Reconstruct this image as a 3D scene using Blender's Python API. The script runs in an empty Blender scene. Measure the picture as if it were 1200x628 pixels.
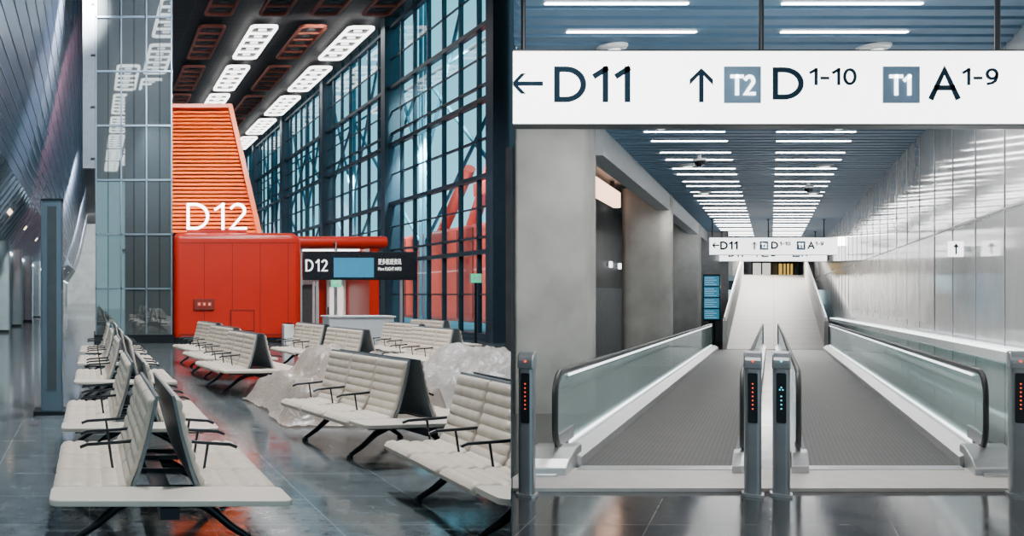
import bpy, bmesh, math, random
from mathutils import Vector, Matrix, noise
random.seed(3)
SC = bpy.context.scene
C = SC.collection
F = 1000.; H = 1.7; PX0 = 105.; HY = 345.; K = .798
DIV = .495
def PX(px, Y): return (px-PX0)*Y/F
def PZ(py, Y): return H+(HY-py)*Y/F
def R4(a, b, c, d, Y): return PX(a, Y), PX(b, Y), PZ(d, Y), PZ(c, Y)
def SH(p): return (p[0]+K*p[1], p[1], p[2])

# ------------------------------------------------------------------ materials
def nt(m):
    m.use_nodes = True
    return m.node_tree.nodes, m.node_tree.links
def mat(name, col, rough=.5, metal=0., emit=None, es=0., var=.0, vs=6., bump=0., bs=40., spec=.5, stretch=(1, 1, 1), coat=0.):
    m = bpy.data.materials.new(name); n, l = nt(m)
    b = n['Principled BSDF']
    b.inputs['Base Color'].default_value = (*col, 1)
    b.inputs['Roughness'].default_value = rough
    b.inputs['Metallic'].default_value = metal
    b.inputs['Specular IOR Level'].default_value = spec
    b.inputs['Coat Weight'].default_value = coat
    if emit:
        b.inputs['Emission Color'].default_value = (*emit, 1); b.inputs['Emission Strength'].default_value = es
    if var or bump:
        tc = n.new('ShaderNodeTexCoord'); mp = n.new('ShaderNodeMapping'); mp.inputs['Scale'].default_value = stretch
        l.new(tc.outputs['Object'], mp.inputs['Vector'])
    if var:
        no = n.new('ShaderNodeTexNoise'); no.inputs['Scale'].default_value = vs; no.inputs['Detail'].default_value = 5
        l.new(mp.outputs[0], no.inputs['Vector'])
        mr = n.new('ShaderNodeMapRange'); mr.inputs[1].default_value = .28; mr.inputs[2].default_value = .72; l.new(no.outputs['Fac'], mr.inputs[0])
        mx = n.new('ShaderNodeMix'); mx.data_type = 'RGBA'
        mx.inputs[6].default_value = (*[c*(1-var) for c in col], 1); mx.inputs[7].default_value = (*[min(1, c*(1+var)) for c in col], 1)
        l.new(mr.outputs[0], mx.inputs[0]); l.new(mx.outputs[2], b.inputs['Base Color'])
    if bump:
        n2 = n.new('ShaderNodeTexNoise'); n2.inputs['Scale'].default_value = bs; n2.inputs['Detail'].default_value = 4
        l.new(mp.outputs[0], n2.inputs['Vector'])
        bp = n.new('ShaderNodeBump'); bp.inputs['Strength'].default_value = bump; bp.inputs['Distance'].default_value = .02
        l.new(n2.outputs['Fac'], bp.inputs['Height']); l.new(bp.outputs[0], b.inputs['Normal'])
    return m
def tile_mat(name, c1, c2, mortar, axes, shear, bw, bh, ms, rough, metal=0., spec=.5, off=0., nvar=.25, rv=.0, ns=3):
    """panel/tile material: brick joints laid along two chosen axes of the surface"""
    m = bpy.data.materials.new(name); n, l = nt(m); b = n['Principled BSDF']
    tc = n.new('ShaderNodeTexCoord'); sp = n.new('ShaderNodeSeparateXYZ'); l.new(tc.outputs['Object'], sp.inputs[0])
    cb = n.new('ShaderNodeCombineXYZ')
    if shear:
        mu = n.new('ShaderNodeMath'); mu.operation = 'MULTIPLY_ADD'; mu.inputs[1].default_value = -K
        l.new(sp.outputs['Y'], mu.inputs[0]); l.new(sp.outputs['X'], mu.inputs[2]); srcs = {'X': mu.outputs[0], 'Y': sp.outputs['Y'], 'Z': sp.outputs['Z']}
    else: srcs = {k: sp.outputs[k] for k in 'XYZ'}
    l.new(srcs[axes[0]], cb.inputs[0]); l.new(srcs[axes[1]], cb.inputs[1])
    br = n.new('ShaderNodeTexBrick'); br.offset = off; br.inputs['Scale'].default_value = 1
    br.inputs['Brick Width'].default_value = bw; br.inputs['Row Height'].default_value = bh
    br.inputs['Mortar Size'].default_value = ms; br.inputs['Mortar Smooth'].default_value = .1
    br.inputs['Color1'].default_value = (*c1, 1); br.inputs['Color2'].default_value = (*c2, 1); br.inputs['Mortar'].default_value = (*mortar, 1)
    l.new(cb.outputs[0], br.inputs['Vector'])
    no = n.new('ShaderNodeTexNoise'); no.inputs['Scale'].default_value = ns; no.inputs['Detail'].default_value = 8; no.inputs['Roughness'].default_value = .75
    l.new(tc.outputs['Object'], no.inputs['Vector'])
    mr = n.new('ShaderNodeMapRange'); mr.inputs[1].default_value = .25; mr.inputs[2].default_value = .75; mr.inputs[3].default_value = 1-nvar; mr.inputs[4].default_value = 1+nvar
    l.new(no.outputs['Fac'], mr.inputs[0])
    mx = n.new('ShaderNodeMix'); mx.data_type = 'RGBA'; mx.blend_type = 'MULTIPLY'; mx.inputs[0].default_value = 1
    l.new(br.outputs['Color'], mx.inputs[6]); l.new(mr.outputs[0], mx.inputs[7]); l.new(mx.outputs[2], b.inputs['Base Color'])
    b.inputs['Roughness'].default_value = rough; b.inputs['Metallic'].default_value = metal; b.inputs['Specular IOR Level'].default_value = spec
    if rv:
        r2 = n.new('ShaderNodeMapRange'); r2.inputs[1].default_value = .3; r2.inputs[2].default_value = .7; r2.inputs[3].default_value = rough; r2.inputs[4].default_value = rough+rv
        l.new(no.outputs['Fac'], r2.inputs[0]); l.new(r2.outputs[0], b.inputs['Roughness'])
    return m
def glass_mat(name, tint, refl=.08, haze=0., hazecol=(.8, .85, .9), rough=.02, fres=.6, bump=0.):
    m = bpy.data.materials.new(name); n, l = nt(m); n.remove(n['Principled BSDF']); out = n['Material Output']
    tr = n.new('ShaderNodeBsdfTransparent'); tr.inputs[0].default_value = (*tint, 1)
    gl = n.new('ShaderNodeBsdfGlossy'); gl.inputs['Roughness'].default_value = rough; gl.inputs[0].default_value = (.9, .95, 1, 1)
    lw = n.new('ShaderNodeLayerWeight'); lw.inputs[0].default_value = .25
    mr = n.new('ShaderNodeMapRange'); mr.inputs[3].default_value = refl; mr.inputs[4].default_value = min(1, refl+fres); l.new(lw.outputs['Fresnel'], mr.inputs[0])
    mx = n.new('ShaderNodeMixShader'); l.new(mr.outputs[0], mx.inputs[0])
    last = tr.outputs[0]
    if haze:
        df = n.new('ShaderNodeBsdfDiffuse'); df.inputs[0].default_value = (*hazecol, 1)
        tl = n.new('ShaderNodeBsdfTranslucent'); tl.inputs[0].default_value = (*hazecol, 1)
        ma = n.new('ShaderNodeMixShader'); ma.inputs[0].default_value = .35; l.new(df.outputs[0], ma.inputs[1]); l.new(tl.outputs[0], ma.inputs[2])
        mh = n.new('ShaderNodeMixShader'); mh.inputs[0].default_value = haze; l.new(tr.outputs[0], mh.inputs[1]); l.new(ma.outputs[0], mh.inputs[2]); last = mh.outputs[0]
        if bump:
            tc = n.new('ShaderNodeTexCoord'); n2 = n.new('ShaderNodeTexNoise'); n2.inputs['Scale'].default_value = 6; n2.inputs['Detail'].default_value = 4; n2.inputs['Distortion'].default_value = 2.2
            l.new(tc.outputs['Object'], n2.inputs['Vector'])
            bp = n.new('ShaderNodeBump'); bp.inputs['Strength'].default_value = bump; bp.inputs['Distance'].default_value = .05
            l.new(n2.outputs['Fac'], bp.inputs['Height'])
            for s in (df, tl, gl): l.new(bp.outputs[0], s.inputs['Normal'])
    l.new(last, mx.inputs[1]); l.new(gl.outputs[0], mx.inputs[2]); l.new(mx.outputs[0], out.inputs['Surface'])
    return m
M = {}
M['floor'] = tile_mat('polished_granite', (.090, .108, .114), (.108, .126, .132), (.18, .205, .215), 'XY', False, .9, .9, .006, .06, spec=.38, nvar=.5, rv=.12, ns=5)
M['floor_r'] = tile_mat('polished_granite_corridor', (.044, .046, .05), (.056, .059, .063), (.16, .165, .17), 'XY', True, .9, .9, .005, .07, spec=.5, nvar=.3, rv=.10)
M['soffit'] = mat('metal_soffit_panels', (.32, .39, .53), .27, .4, var=.06, vs=.5)
M['groove'] = mat('dark_panel_groove', (.14, .18, .27), .5, .2, var=.1)
M['wall_dark'] = mat('dark_plaster', (.06, .08, .095), .6, var=.15)
M['wall_left'] = mat('grey_teal_wall', (.27, .34, .36), .5, var=.15)
M['wall_far'] = mat('pale_blue_wall', (.46, .52, .54), .7, var=.2, vs=.6)
M['ceil'] = tile_mat('dark_ceiling', (.014, .016, .019), (.018, .02, .023), (.04, .04, .045), 'XY', False, 2.4, .6, .03, .6, nvar=.2)
M['steel_blue'] = mat('blue_grey_steel', (.15, .21, .26), .35, .4, var=.12, vs=2)
M['fin'] = mat('dull_dark_fin', (.15, .175, .19), .5, .3, var=.1)
M['col_blue'] = mat('grey_green_column', (.20, .26, .27), .4, .1, var=.12, vs=2)
M['navy'] = mat('navy_window_frame', (.032, .054, .074), .4, .3, var=.1)
M['glass_w'] = glass_mat('tinted_window_glass', (.52, .87, .96), .06, fres=.12)
M['orange'] = mat('orange_painted_slats', (.86, .13, .014), .45, var=.06, vs=1.5)
M['red'] = mat('orange_red_panel', (.46, .014, .004), .34, var=.05, vs=1.2)
M['red_dark'] = mat('deep_red_panel', (.40, .013, .005), .4, var=.1)
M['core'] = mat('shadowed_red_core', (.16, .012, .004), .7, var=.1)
M['red_out'] = mat('red_outdoor_panel', (.66, .05, .025), .55, var=.22, vs=.5)
M['seam'] = mat('dark_seam', (.10, .008, .006), .7, var=.1)
M['tower_glass'] = tile_mat('grey_mirror_glass', (.20, .235, .24), (.23, .265, .27), (.08, .10, .11), 'XZ', False, .9, 1.9, .02, .02, metal=.78, nvar=.05)
M['alu'] = mat('pale_aluminium', (.55, .60, .63), .35, .7, var=.08)
M['wall_joint'] = mat('grey_wall_joint', (.46, .47, .48), .4, .1, var=.06)
M['white'] = mat('white_paint', (.72, .74, .75), .5, var=.04)
M['lit'] = mat('white_luminaire', (.9, .9, .9), .5, emit=(1, .98, .95), es=5.5, var=.02)
M['lit_soft'] = mat('soft_white_light', (.9, .9, .9), .5, emit=(.92, .97, 1), es=3.4, var=.02)
M['lit_dim'] = mat('glowing_white_glass', (.8, .8, .8), .4, emit=(1, .93, .85), es=.9, var=.06)
M['letter'] = mat('glowing_white_letter', (.9, .9, .9), .5, emit=(1, .98, .97), es=9, var=.02)
M['text_w'] = mat('white_screen_text', (.8, .8, .8), .5, emit=(1, .98, .97), es=1.2, var=.02)
M['unlit'] = mat('unlit_luminaire_reddened', (.42, .12, .075), .4, .2, var=.15)  # brown with a red reflection mixed into the colour
M['unlit_in'] = mat('unlit_louvre', (.035, .024, .022), .4, .3, var=.15)
M['louvre'] = mat('grey_louvre', (.10, .11, .12), .4, .5, var=.1)
M['ivory'] = mat('cream_leatherette', (.68, .58, .47), .42, var=.06, vs=12, bump=.12, bs=160)
M['ivory_top'] = mat('cream_laminate', (.78, .69, .58), .3, var=.03)
M['shell'] = mat('grey_shell', (.17, .19, .20), .4, .1, var=.1)
M['black_metal'] = mat('black_metal', (.018, .022, .028), .3, .6, var=.1)
M['plastic_w'] = glass_mat('milky_plastic_sheet', (.90, .87, .83), .10, .72, (.76, .69, .62), .15, fres=.42, bump=.6)
M['plastic_b'] = glass_mat('brownish_plastic_sheet', (.86, .78, .70), .10, .76, (.73, .60, .50), .15, fres=.42, bump=.6)
M['screen'] = mat('black_screen', (.012, .014, .018), .15, var=.1)
M['screen_blue'] = mat('blue_screen', (.02, .1, .2), .2, emit=(.05, .30, .46), es=.7, var=.1)
M['screen_line'] = mat('pale_blue_line', (.3, .5, .7), .4, emit=(.5, .8, 1), es=.5, var=.02)
M['green'] = mat('green_exit_light', (.02, .4, .2), .4, emit=(.05, .75, .38), es=.9, var=.05)
M['truss'] = mat('outside_steel', (.09, .25, .32), .5, .2, var=.1)
M['ground'] = mat('concrete_apron', (.36, .43, .45), .8, var=.15, vs=.4)
M['concrete'] = mat('smooth_grey_concrete', (.35, .355, .335), .75, var=.26, vs=1.3, bump=.10, bs=14)
M['beam'] = mat('grey_beam_paint', (.38, .42, .45), .55, var=.08)
M['slat_r'] = mat('blue_grey_slats', (.115, .235, .37), .45, .1, var=.06)
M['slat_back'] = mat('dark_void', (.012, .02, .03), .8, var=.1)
M['bar'] = mat('white_light_bar', (.95, .95, .95), .5, emit=(1, .97, .94), es=22, var=.02)
M['sign'] = mat('white_lightbox', (.95, .95, .95), .4, emit=(1, 1, 1), es=5, var=.02)
M['sign_far'] = mat('white_lightbox_far', (.95, .95, .95), .4, emit=(1, 1, 1), es=2.8, var=.02)
M['ink'] = mat('slate_blue_ink', (.014, .036, .060), .9, spec=.1, var=.05)
M['badge'] = mat('grey_blue_badge', (.20, .32, .44), .8, spec=.1, var=.05)
M['rod'] = mat('dark_rod', (.04, .045, .05), .4, .5, var=.1)
M['belt'] = tile_mat('ribbed_pallet_belt', (.052, .05, .048), (.058, .056, .054), (.02, .02, .02), 'YX', True, .4, .05, .008, .5, metal=.1, nvar=.25, ns=2)
M['steel'] = mat('brushed_steel', (.60, .61, .62), .28, .8, var=.08, vs=4, stretch=(1, 12, 1))
M['plate'] = mat('steel_threshold', (.62, .59, .56), .42, .3, var=.08, vs=6)
M['rubber'] = mat('black_rubber', (.012, .013, .015), .4, var=.1)
M['glass_b'] = glass_mat('balustrade_glass', (.87, .96, .945), .06, .30, (.78, .89, .865), fres=.35)
M['wallpanel'] = tile_mat('glossy_wall_panels', (.64, .65, .66), (.72, .73, .74), (.40, .41, .42), 'YZ', False, 1.3, 2.6, .03, .05, metal=.18, spec=.55, nvar=.16, rv=.05, ns=1.4)
M['relief'] = mat('mottled_glossy_panel', (.68, .66, .64), .13, .1, var=.42, vs=1.6)
M['stair'] = tile_mat('beige_stone_ramp', (.47, .435, .39), (.49, .455, .41), (.38, .35, .32), 'YX', True, .9, 7., .06, .45, nvar=.10)
M['parapet'] = mat('pale_stone_parapet', (.80, .77, .73), .45, var=.06)
M['red_led'] = mat('red_led', (.4, .02, .01), .5, emit=(1, .06, .02), es=3, var=.02)
M['green_led'] = mat('teal_led', (.02, .3, .25), .5, emit=(.1, .8, 1), es=2.5, var=.02)
M['post'] = mat('steel_gate_post', (.34, .36, .38), .3, .6, var=.08)
M['gold'] = mat('gold_lit_shopfront', (.6, .4, .1), .4, emit=(1, .62, .12), es=.8, var=.5, vs=4)
M['warm'] = mat('warm_lightbox', (.9, .7, .5), .5, emit=(1, .6, .42), es=4, var=.1)
M['warm_lamp'] = mat('warm_lamp', (.9, .7, .5), .5, emit=(1, .72, .48), es=3.5, var=.1)
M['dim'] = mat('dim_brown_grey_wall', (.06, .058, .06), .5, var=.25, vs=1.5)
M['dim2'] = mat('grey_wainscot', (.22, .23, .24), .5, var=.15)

# ------------------------------------------------------------------ mesh helper
class MB:
    def __init__(s, T=None): s.v = []; s.f = []; s.T = T
    def add(s, vs, fs):
        o = len(s.v); s.v += [tuple(s.T(p)) if s.T else tuple(p) for p in vs]; s.f += [tuple(i+o for i in f) for f in fs]; return s
    def hexa(s, p): return s.add(p, [(0, 1, 2, 3), (4, 7, 6, 5), (0, 4, 5, 1), (1, 5, 6, 2), (2, 6, 7, 3), (3, 7, 4, 0)])
    def box(s, x0, x1, y0, y1, z0, z1):
        return s.hexa([(x0, y0, z0), (x1, y0, z0), (x1, y1, z0), (x0, y1, z0), (x0, y0, z1), (x1, y0, z1), (x1, y1, z1), (x0, y1, z1)])
    def ext(s, prof, ax, a, b, cap=True):
        n = len(prof)
        q = {'x': lambda p, t: (t, p[0], p[1]), 'y': lambda p, t: (p[0], t, p[1]), 'z': lambda p, t: (p[0], p[1], t)}[ax]
        vs = [q(p, a) for p in prof]+[q(p, b) for p in prof]
        fs = [(i, (i+1) % n, (i+1) % n+n, i+n) for i in range(n)]
        if cap: fs += [tuple(range(n)), tuple(range(2*n-1, n-1, -1))]
        return s.add(vs, fs)
    def tube(s, pts, r, n=8, sx=1., cap=True):
        pts = [Vector(p) for p in pts]; rs = r if isinstance(r, (list, tuple)) else [r]*len(pts); vs = []
        for i, p in enumerate(pts):
            d = (pts[min(i+1, len(pts)-1)]-pts[max(i-1, 0)]).normalized()
            up = Vector((0, 0, 1)) if abs(d.z) < .95 else Vector((0, 1, 0))
            if sx != 1. or abs(d.x) < 1e-6: up = Vector((1, 0, 0))
            a = d.cross(up).normalized(); b = a.cross(d).normalized()
            for k in range(n):
                t = 2*math.pi*k/n; vs.append(p+a*math.cos(t)*rs[i]+b*math.sin(t)*rs[i]*sx)
        fs = []
        for i in range(len(pts)-1):
            for k in range(n): fs.append((i*n+k, i*n+(k+1) % n, (i+1)*n+(k+1) % n, (i+1)*n+k))
        if cap: fs += [tuple(range(n)), tuple(range(len(vs)-1, len(vs)-n-1, -1))]
        return s.add(vs, fs)
    def lathe(s, prof, cx, cy, n=24):
        vs = []; fs = []
        for r, z in prof:
            for k in range(n): t = 2*math.pi*k/n; vs.append((cx+r*math.cos(t), cy+r*math.sin(t), z))
        for i in range(len(prof)-1):
            for k in range(n): fs.append((i*n+k, i*n+(k+1) % n, (i+1)*n+(k+1) % n, (i+1)*n+k))
        fs += [tuple(range(n)), tuple(range(len(vs)-1, len(vs)-n-1, -1))]
        return s.add(vs, fs)
    def ring(s, outer, inner, z0, z1):
        n = len(outer)
        vs = [(*p, z0) for p in outer]+[(*p, z0) for p in inner]+[(*p, z1) for p in outer]+[(*p, z1) for p in inner]; fs = []
        for i in range(n):
            j = (i+1) % n
            fs += [(i, j, n+j, n+i), (2*n+i, 3*n+i, 3*n+j, 2*n+j), (i, 2*n+i, 2*n+j, j), (n+i, n+j, 3*n+j, 3*n+i)]
        return s.add(vs, fs)
def rrect(x0, x1, y0, y1, r, n=5):
    o = []
    for cx, cy, a in ((x1-r, y1-r, 0), (x0+r, y1-r, 90), (x0+r, y0+r, 180), (x1-r, y0+r, 270)):
        for k in range(n+1):
            t = math.radians(a+90*k/n); o.append((cx+r*math.cos(t), cy+r*math.sin(t)))
    return o
def wloc(o):
    v = Vector((0, 0, 0))
    while o: v += o.location; o = o.parent
    return v
def build(mb, name, m, parent=None, bevel=0, smooth=None, seg=2, struct=False, label=None, cat=None, group=None):
    me = bpy.data.meshes.new(name)
    if parent: off = wloc(parent)
    elif struct: off = Vector((0, 0, 0))
    else:
        xs = [v[0] for v in mb.v]; ys = [v[1] for v in mb.v]; zs = [v[2] for v in mb.v]
        off = Vector(((min(xs)+max(xs))/2, (min(ys)+max(ys))/2, min(zs)))
    me.from_pydata([(v[0]-off.x, v[1]-off.y, v[2]-off.z) for v in mb.v], [], mb.f)
    bm = bmesh.new(); bm.from_mesh(me); bmesh.ops.recalc_face_normals(bm, faces=bm.faces); bm.to_mesh(me); bm.free()
    if smooth is not None:
        me.polygons.foreach_set('use_smooth', [True]*len(me.polygons)); me.set_sharp_from_angle(angle=math.radians(smooth))
    me.materials.append(m)
    o = bpy.data.objects.new(name, me); C.objects.link(o)
    if parent: o.parent = parent
    else: o.location = off
    if bevel:
        b = o.modifiers.new('bevel', 'BEVEL'); b.width = bevel; b.segments = seg; b.limit_method = 'ANGLE'
    if struct and not parent: o['kind'] = 'structure'
    if label: o['label'] = label
    if cat: o['category'] = cat
    if group: o['group'] = group
    return o
def thing(name, label, cat, loc=(0, 0, 0), group=None):
    o = bpy.data.objects.new(name, None); C.objects.link(o); o.location = loc; o.empty_display_size = .2
    o['label'] = label; o['category'] = cat
    if group: o['group'] = group
    return o
def dup(root, loc, rz=0., label=None):
    r = root.copy(); C.objects.link(r); r.location = loc; r.rotation_euler = (0, 0, rz)
    if label: r['label'] = label
    for ch in list(root.children):
        c = ch.copy(); C.objects.link(c); c.parent = r
        for g in list(ch.children):
            d = g.copy(); C.objects.link(d); d.parent = c
    return r
def text_part(s, x0, x1, z0, z1, y, m, parent, th=.01, name='lettering'):
    cu = bpy.data.curves.new('t', 'FONT'); cu.body = s; cu.extrude = .5; cu.resolution_u = 6
    o = bpy.data.objects.new('t', cu); C.objects.link(o)
    dg = bpy.context.evaluated_depsgraph_get(); me = bpy.data.meshes.new_from_object(o.evaluated_get(dg))
    bpy.data.objects.remove(o); bpy.data.curves.remove(cu)
    if not me.vertices: return None
    xs = [v.co.x for v in me.vertices]; ys = [v.co.y for v in me.vertices]
    a, b, c, d = min(xs), max(xs), min(ys), max(ys); off = wloc(parent)
    for v in me.vertices:
        x, yy, z = v.co
        v.co = (x0+(x-a)/(b-a)*(x1-x0)-off.x, y-z*th-off.y, z0+(yy-c)/(d-c)*(z1-z0)-off.z)
    me.materials.clear(); me.materials.append(m)
    o = bpy.data.objects.new(name, me); C.objects.link(o); o.parent = parent
    return o
# drawn letter strokes (humanist sans with a flagged 1)
def arc(cx, cy, rx, ry, a0, a1, n=14):
    return [(cx+rx*math.cos(math.radians(a0+(a1-a0)*k/n)), cy+ry*math.sin(math.radians(a0+(a1-a0)*k/n))) for k in range(n+1)]
GL = {
 'D': ([[(0, 0), (0, 1), (.24, 1)]+arc(.24, .5, .48, .5, 80, -80)+[(.24, 0), (0, 0)]], .72),
 '1': ([[(0, .80), (.26, 1)], [(.26, 1), (.26, 0)]], .26),
 '2': ([[(.02, .86)]+arc(.25, .73, .25, .27, 125, -25)+[(0, 0), (.53, 0)]], .53),
 'T': ([[(0, 1), (.62, 1)], [(.31, 1), (.31, 0)]], .62),
 'A': ([[(0, 0), (.36, 1), (.72, 0)], [(.14, .34), (.58, .34)]], .72),
 '0': ([arc(.27, .5, .27, .5, 90, 450, 24)], .54),
 '9': ([arc(.26, .68, .26, .32, 0, 360, 20), [(.52, .68), (.51, .45), (.43, .20), (.28, .06), (.06, 0)]], .52),
 '-': ([[(0, .40), (.30, .40)]], .30)}
def stroke_text(s, x0, x1, z0, z1, y, wd, m, parent, th=.01, gap=.24, name='lettering'):
    adv = 0; paths = []
    for ch in s:
        ps, w = GL[ch]
        for p in ps: paths.append([(q[0]+adv, q[1]) for q in p])
        adv += w+gap
    tot = adv-gap; h = wd/2
    sx = (x1-x0-wd)/tot; sz = (z1-z0-wd)
    mb = MB()
    for p in paths:
        q = [Vector((x0+h+a*sx, z0+h+b*sz)) for a, b in p]; closed = (q[0]-q[-1]).length < 1e-5; n = len(q)
        if closed: q = q[:-1]; n -= 1
        nr = []
        for i in range(n):
            d1 = (q[i]-q[i-1]).normalized() if (i or closed) else None
            d2 = (q[(i+1) % n]-q[i]).normalized() if (i < n-1 or closed) else None
            if d1 is None: d1 = d2
            if d2 is None: d2 = d1
            t = (d1+d2); t = t.normalized() if t.length > 1e-6 else d1
            k = max(.6, t.dot(d1)); nr.append(Vector((-t.y, t.x))/k*h)
        if not closed:   # square ends
            q[0] = q[0]-(q[1]-q[0]).normalized()*h*.98; q[-1] = q[-1]+(q[-1]-q[-2]).normalized()*h*.98
        for i in range(n if closed else n-1):
            j = (i+1) % n; a, b, c, d = q[i]+nr[i], q[i]-nr[i], q[j]-nr[j], q[j]+nr[j]
            mb.hexa([(v.x, y-th/2, v.y) for v in (a, b, c, d)]+[(v.x, y+th/2, v.y) for v in (a, b, c, d)])
    return build(mb, name, m, parent)
def cut_by_wall(me, off):
    """trim a mesh along the face of the dividing wall it meets"""
    nrm = Vector((1, -.4935, 0)).normalized()
    bm = bmesh.new(); bm.from_mesh(me); bmesh.ops.translate(bm, verts=bm.verts, vec=off)
    r = bmesh.ops.bisect_plane(bm, geom=bm.verts[:]+bm.edges[:]+bm.faces[:], plane_co=(0, 0, 0), plane_no=nrm, clear_outer=True)
    ed = [e for e in r['geom_cut'] if isinstance(e, bmesh.types.BMEdge)]
    if ed: bmesh.ops.holes_fill(bm, edges=ed)
    bmesh.ops.translate(bm, verts=bm.verts, vec=-off); n = len(bm.faces)
    bm.to_mesh(me); bm.free(); return n
ORD = 'nearest,second nearest,third nearest,fourth nearest,fifth nearest,sixth nearest,seventh nearest,eighth nearest,ninth nearest,tenth nearest,eleventh nearest,twelfth nearest'.split(',')
NTH = ['first', 'second', 'third', 'fourth', 'fifth', 'sixth', 'seventh', 'eighth', 'ninth', 'tenth', 'eleventh', 'twelfth', 'thirteenth', 'fourteenth', 'fifteenth', 'sixteenth', 'seventeenth', 'eighteenth', 'nineteenth', 'twentieth']
NTH += ['twenty-'+w for w in NTH[:9]]+['thirtieth']+['thirty-'+w for w in NTH[:9]]

# ================================================================== SETTING, LEFT HALL
mb = MB()
mb.add([(-8, -40, 0), (22, -40, 0), (22, 3, 0), (-8, 3, 0)], [(0, 1, 2, 3)])
mb.add([(-8, 3, 0), (DIV*3, 3, 0), (DIV*29.6, 29.6, 0), (-8, 29.6, 0)], [(0, 1, 2, 3)])
mb.add([(-8, 29.6, 0), (DIV*29.6, 29.6, 0), (DIV*29.6, 160, 0), (-8, 160, 0)], [(0, 1, 2, 3)])
build(mb, 'floor', M['floor'], struct=True)
mb = MB(); mb.box(-8, 14.8, -40, 160, 14.9, 15.2); build(mb, 'ceiling', M['ceil'], struct=True)
kl, kr = .4943, .4957
mb = MB(); mb.hexa([(kl*4.6, 4.6, -.6), (kr*4.6, 4.6, -.6), (kr*29.6, 29.6, -.6), (kl*29.6, 29.6, -.6), (kl*4.6, 4.6, 15), (kr*4.6, 4.6, 15), (kr*29.6, 29.6, 15), (kl*29.6, 29.6, 15)])
build(mb, 'wall_middle', M['wall_dark'], struct=True)
mb = MB(); mb.box(-8, 14.8, 160, 160.3, 0, 15); build(mb, 'wall_back', M['wall_far'], struct=True)
mb = MB(); mb.box(-4.5, -4.2, -40, 160, 0, 4.0); build(mb, 'wall_left', M['wall_left'], struct=True)
prof = [(-2.7, 5.94), (-2.35, 6.9), (-1.95, 8), (-1.5, 9.6), (-1.1, 11.5), (-.72, 13.3), (-.38, 15.2)]
mb = MB(); mb.ext(prof+[(p[0]-.25, p[1]) for p in reversed(prof)], 'y', -40, 160)
so = build(mb, 'wall_left_soffit', M['soffit'], struct=True, smooth=30)
mb = MB()
for (xa, za), (xb, zb_) in zip(prof, prof[1:]):
    nn = 3
    for k in range(nn):
        f = (k+.15)/nn; x = xa+(xb-xa)*f; z = za+(zb_-za)*f; mb.box(x-.02, x+.012, -20, 160, z-.022, z+.022)
build(mb, 'groove', M['groove'], so)
mb = MB(); mb.ext([(-4.2, 4.0), (-2.7, 5.94), (-2.95, 5.94), (-4.45, 4.0)], 'y', -40, 160)
build(mb, 'lower_face', M['wall_left'], so)
mb = MB()
for k in range(120):
    y = 4+k*1.1; mb.hexa([(-4.17, y, 3.98), (-4.10, y, 3.94), (-4.10, y+.25, 3.94), (-4.17, y+.25, 3.98), (-2.69, y, 5.93), (-2.6, y, 5.88), (-2.6, y+.25, 5.88), (-2.69, y+.25, 5.93)])
build(mb, 'rib', M['steel_blue'], so)
mb = MB(); mb.box(-4.18, -4.06, -10, 159, 3.76, 3.88); build(mb, 'light_strip', M['lit_soft'], so)
for y in (16, 22, 28, 35, 43, 52, 63, 76, 92, 110, 130):
    mb = MB(); mb.hexa([(-3.38, y-.25, 5.06), (-3.26, y-.25, 5.22), (-3.26, y+.25, 5.22), (-3.38, y+.25, 5.06), (-3.30, y-.25, 4.95), (-3.16, y-.25, 5.12), (-3.16, y+.25, 5.12), (-3.30, y+.25, 4.95)])
    build(mb, 'lamp', M['warm_lamp'], so)
for i, y in enumerate((38, 45, 53, 62, 73, 86, 100, 116)):
    mb = MB(); mb.ext(rrect(-4.1, -3.6, y, y+.7, .12), 'z', 0, 4.1)
    t = build(mb, 'concourse_column', M['col_blue'], smooth=40, label='grey-green column along the far left wall, %s to us' % ORD[i], cat='column', group='columns along the left wall')
    mb = MB(); mb.ext(rrect(-4.12, -3.58, y-.03, y+.73, .12), 'z', 0, .12); build(mb, 'column_base', M['black_metal'], t)

# window wall bays
ZT = [.2, 3.25, 6.0, 8.8, 11.5, 14.4]
for i in range(5):
    ya = 30+10.9*i; yb = ya+10.9
    fr = MB()
    for z in ZT: fr.box(14.25, 14.55, ya, yb, z-.08, z+.08)
    for z in (3.8, 9.35): fr.box(14.33, 14.48, ya, yb, z-.045, z+.045)
    for z in (1.7, 4.9, 7.4, 10.4, 12.9): fr.box(14.37, 14.45, ya, yb, z-.03, z+.03)
    for k in range(1, 7):
        y = ya+(yb-ya)*k/7; fr.box(14.33, 14.49, y-.055, y+.055, 0, 14.9)
    w = build(fr, 'window_%d' % (i+1), M['navy'], struct=True)
    mb = MB(); mb.add([(14.41, ya, 0), (14.41, yb, 0), (14.41, yb, 14.9), (14.41, ya, 14.9)], [(0, 1, 2, 3)]); build(mb, 'pane', M['glass_w'], w)
    mb = MB(); mb.box(14.05, 14.85, ya-.28, ya+.28, 0, 14.9); build(mb, 'post', M['navy'], w)
    mb = MB(); mb.box(14.15, 14.65, ya, yb, 0, .15); build(mb, 'sill', M['navy'], w)
mb = MB(); mb.box(14.45, 14.8, 84.6, 160, 0, 14.9); build(mb, 'wall_window_end', M['wall_dark'], struct=True)
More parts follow.
